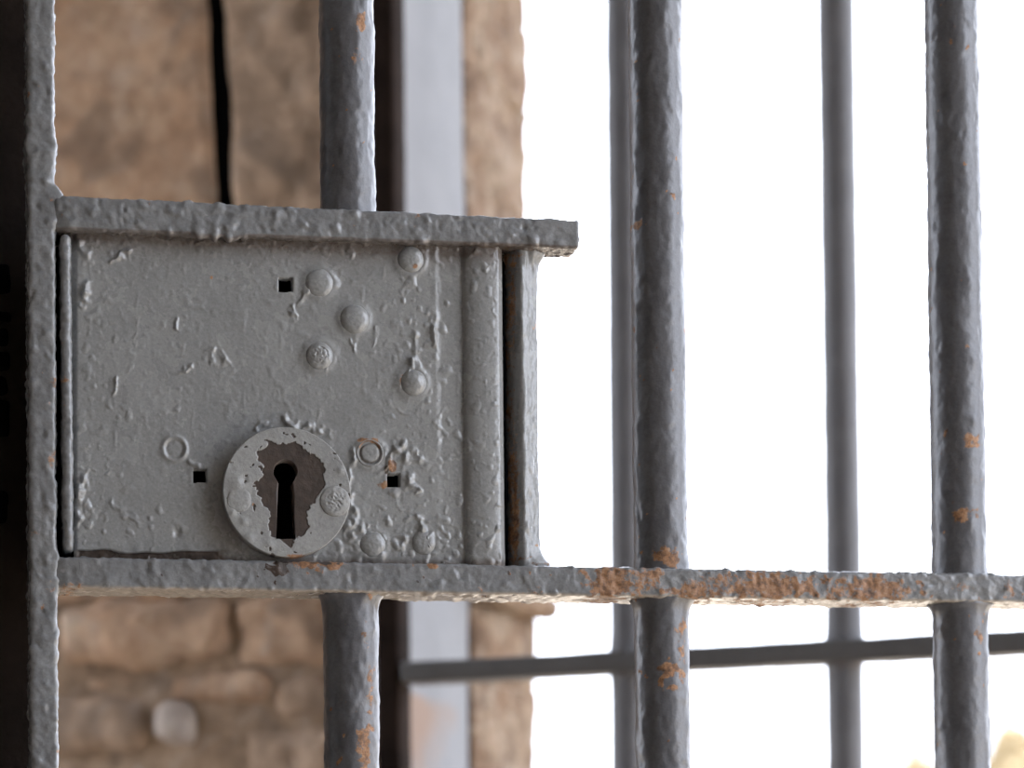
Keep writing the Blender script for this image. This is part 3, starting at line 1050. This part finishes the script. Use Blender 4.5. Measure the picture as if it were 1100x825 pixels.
rivet('rivet', 343, 304, 15.5, 1.9, YP, 80)
rivet('rivet', 380.5, 343.5, 16, 2.5, YP, 81)
rivet('rivet', 343, 382.5, 15, 2.3, YP, 82, 'pitted', 'rivet with a pitted centre')
rivet('rivet', 444, 411.5, 14.5, 2.5, YP, 83, 'cap', 'rivet with a blob of paint on top')
rivet('rivet', 441, 279, 14.5, 2.3, YP, 84, 'dome', 'rivet with rust showing at its lower edge', 0.75)
rivet('rivet', 400, 585, 14.5, 2.2, YP, 85, 'dome')
rivet('screw', 397, 487, 15.5, 1.7, YP, 86, 'ring', 'round screw head in a rusty sunken ring')
rivet('screw', 360, 538.5, 16.5, 0.9, YD, 87, 'pitted', 'corroded screw head on the keyhole disc', 0.0, M_DISC)
rivet('screw', 257, 537, 13, 0.55, YD, 88, 'dome', None, 0.0, M_DISC)
rivet('rivet', 455, 583, 13, 1.6, YP, 89, 'dome')

# ---- edge strip left of the plate (paint-rounded upright)
a, b = G(64.5, 249, 0.0), G(79.5, 592, 0.0)
V, N, Q = rbox((a[0], -0.0002, b[2]), (b[0], 0.02, a[2] - 0.0005), 0.0024, 0.0006)
V = V + N * paint_relief(V, 0.8, 17)[:, None]
wear = spots(V, [(70, 409, 7, 5, .5)])
mk('edge_strip', V, Q, M_RAIL, gate, {'wear': wear, 'bare': wear * 0, 'grime_shade': wear * 0})

# ---- upright on the right side of the lock, with weld collars at ledge and rail
y_u = 0.0100
t0, t1 = G(559, 262, y_u), G(563, 606, y_u)
r0 = 0.5 * (G(576, 400, y_u)[0] - G(543, 400, y_u)[0])
zz = np.linspace(t1[2] - 0.002, t0[2] + 0.004, 260)


def rfu(C, N, s):
    P = C + N * r0
    d_ = paint_relief(P * np.array([1, 1, 0.5]), 0.8, 19)
    ca, sa = math.cos(math.radians(56)), math.sin(math.radians(56))
    n0, n1 = N[:, 0] * ca - N[:, 1] * sa, N[:, 0] * sa + N[:, 1] * ca
    sq = 0.80 / np.maximum(np.abs(n0) ** 6 + np.abs(n1) ** 6, 1e-6) ** (1 / 6)      # squarish section, turned on its corner
    flt = 6.5 * np.exp(-np.clip(t0[2] - C[:, 2] - 0.002, 0, 9) / 0.0036) * (N[:, 0] > 0) * N[:, 0]
    flb = 4.0 * np.exp(-np.clip(C[:, 2] - t1[2], 0, 9) / 0.0030) * np.clip(N[:, 0] + 0.1, 0, 1)
    return r0 * sq + d_ + (flt + flb) * MM * (0.8 + 0.5 * perlin(P / 0.005, 20))


V, N, Q, _ = tube((t1[0], y_u, zz[0]), (t0[0], y_u, zz[-1]), rfu, (zz - zz[0]) / (zz[-1] - zz[0]), 72)
left = np.clip(-(V[:, 0] - (t0[0] + t1[0]) / 2 + 0.0005) / r0 * 1.3, 0, 1)
wear = np.clip(left * 1.5, 0, 1) * np.clip(0.55 + 0.45 * perlin(V / np.array([0.006, 0.006, 0.02]), 23), 0, 1) * 0.9
wear = np.maximum(wear, spots(V, [(560, 598, 14, 4, .6), (578, 604, 10, 4, .55), (562, 270, 10, 4, .5)]))
bare = np.clip(left * 0.5, 0, 1) * 0.7
mk('lock_upright', V, Q, M_PLATE, gate, {'wear': wear, 'bare': bare, 'grime_shade': 0.4 * left})  # left side holds rust, plus shade beside the case mixed into the colour

# ------------------------------------------------------------------ OUTER GRILLE (fixed in the doorway)
grille = empty('window_grille', (0, 0, 0))
tag(grille, 'out of focus grey bars of the outer grille fixed in the doorway behind', 'grille')
YB = -0.012


def back_bar(u_top, u_bot, w_px, seed):
    t0, t1 = B(u_top, 0, YB), B(u_bot, 825, YB)
    r_ = 0.5 * (B(u_top + w_px / 2, 400, YB)[0] - B(u_top - w_px / 2, 400, YB)[0])
    kx = (t0[0] - t1[0]) / (t0[2] - t1[2])

    def at(z):
        return np.array([t1[0] + (z - t1[2]) * kx, YB, z])
    zz = coords(0.0, 2.3, 0.002, 0.004, (0.85, 1.4), 0.1)
    zr = B(0.5 * (u_top + u_bot), back_rail_v(0.5 * (u_top + u_bot)), YB)[2]

    def rf(C, N, s):
        return r_ + 0.0003 * perlin(C / 0.02 + N, seed) + 0.0022 * np.exp(-np.abs(C[:, 2] - zr) / 0.006)
    V, N, Q, _ = tube(at(0.0), at(2.3), rf, zz / 2.3, 32)
    wv_ = 0.42 * np.exp(-np.abs(V[:, 2] - zr + 0.008) / 0.012)
    mk('bar', V, Q, M_BACKBAR, grille, {'wear': wv_, 'bare': wv_ * 0, 'grime_shade': wv_ * 0})


def back_rail_v(u):
    return 721.5 + (u - 445) * (688.5 - 721.5) / 655.0


back_bar(669.5, 676, 36, 1)
back_bar(898, 909, 38, 2)
back_bar(1123, 1138, 39, 3)
back_bar(1370, 1388, 40, 4)
yr = YB - 0.014
pa, pb = B(430, back_rail_v(430), yr), B(1100, back_rail_v(1100), yr)
srl = (pb[2] - pa[2]) / (pb[0] - pa[0])
xg1 = DW
V, N, Q = rbox((pa[0], yr, -0.0062), (xg1, YB + 0.010, 0.0062), 0.002, 0.006)
V = V + N * (0.0005 * fbm(V, 0.02, 2, 9))[:, None]
V[:, 2] += pa[2] + (V[:, 0] - pa[0]) * srl
mk('rail', V, Q, M_RAILDARK, grille, {'wear': np.zeros(len(V)), 'bare': np.zeros(len(V)), 'grime_shade': np.zeros(len(V))})
a, b = B(396, 0, YB - 0.012), B(421, 0, YB - 0.012)
a2 = B(404, 825, YB - 0.012)
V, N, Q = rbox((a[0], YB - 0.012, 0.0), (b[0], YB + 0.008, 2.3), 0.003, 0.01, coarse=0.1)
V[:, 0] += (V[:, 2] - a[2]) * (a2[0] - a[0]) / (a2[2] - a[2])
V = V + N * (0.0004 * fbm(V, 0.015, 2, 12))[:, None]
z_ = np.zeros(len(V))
o = mk('stile', V, Q, M_STILE, grille, {'wear': 0.30 + z_, 'bare': z_, 'grime_shade': z_})
tag(o, 'dark rusty brown frame upright')

# ------------------------------------------------------------------ dry shrubs far outside


def shrub(u, v_top, dist, wid, seed, label):
    r = ray(u, 965)
    p = CAM + r * dist
    ht = (965 - v_top) / F_PX * dist + CAM[2] + 0.13
    e = empty('shrub', (p[0], p[1], -0.13))
    tag(e, label, 'shrub', 'dry shrubs outside')
    rs = np.random.RandomState(seed)
    n = 2600
    d = rs.normal(size=(n, 3))
    d /= np.linalg.norm(d, axis=1)[:, None]
    rad = rs.uniform(0.45, 1.0, n) ** 0.5
    c = d * rad[:, None]
    c *= (1 + 0.2 * fbm(c, 0.7, 2, seed))[:, None]
    c = c * np.array([wid, wid, ht * 0.42]) + np.array([0, 0, ht * 0.56])
    t1_ = rs.normal(size=(n, 3))
    t1_ /= np.linalg.norm(t1_, axis=1)[:, None]
    t2_ = np.cross(t1_, rs.normal(size=(n, 3)))
    t2_ /= np.linalg.norm(t2_, axis=1)[:, None]
    L, W_ = 0.085, 0.035
    Vq = np.stack([c - t1_ * L, c + t2_ * W_, c + t1_ * L, c - t2_ * W_], 1).reshape(-1, 3)
    Qq = np.arange(n * 4).reshape(n, 4)
    o = mk('foliage', Vq, Qq, M_LEAF, e, smooth=False)
    tag(o, kind='stuff')
    Vs_, Qs_, k0 = [], [], 0
    for j in range(7):
        tip = np.array([rs.uniform(-.6, .6) * wid, rs.uniform(-.6, .6) * wid, ht * 0.8])
        v_, n__, q_, _ = tube((0, 0, 0), tip, lambda C, N, s: 0.028 * (1 - 0.8 * s), np.linspace(0, 1, 6), 7)
        Vs_.append(v_)
        Qs_.append(q_ + k0)
        k0 += len(v_)
    mk('stems', np.concatenate(Vs_), np.concatenate(Qs_), M_TWIG, e)


shrub(1092, 784, 13.0, 0.31, 5, 'dry tan shrub at the far right edge outside the bars')
shrub(985, 799, 16.0, 0.26, 6, 'smaller pale shrub outside, left of the rightmost front bar')
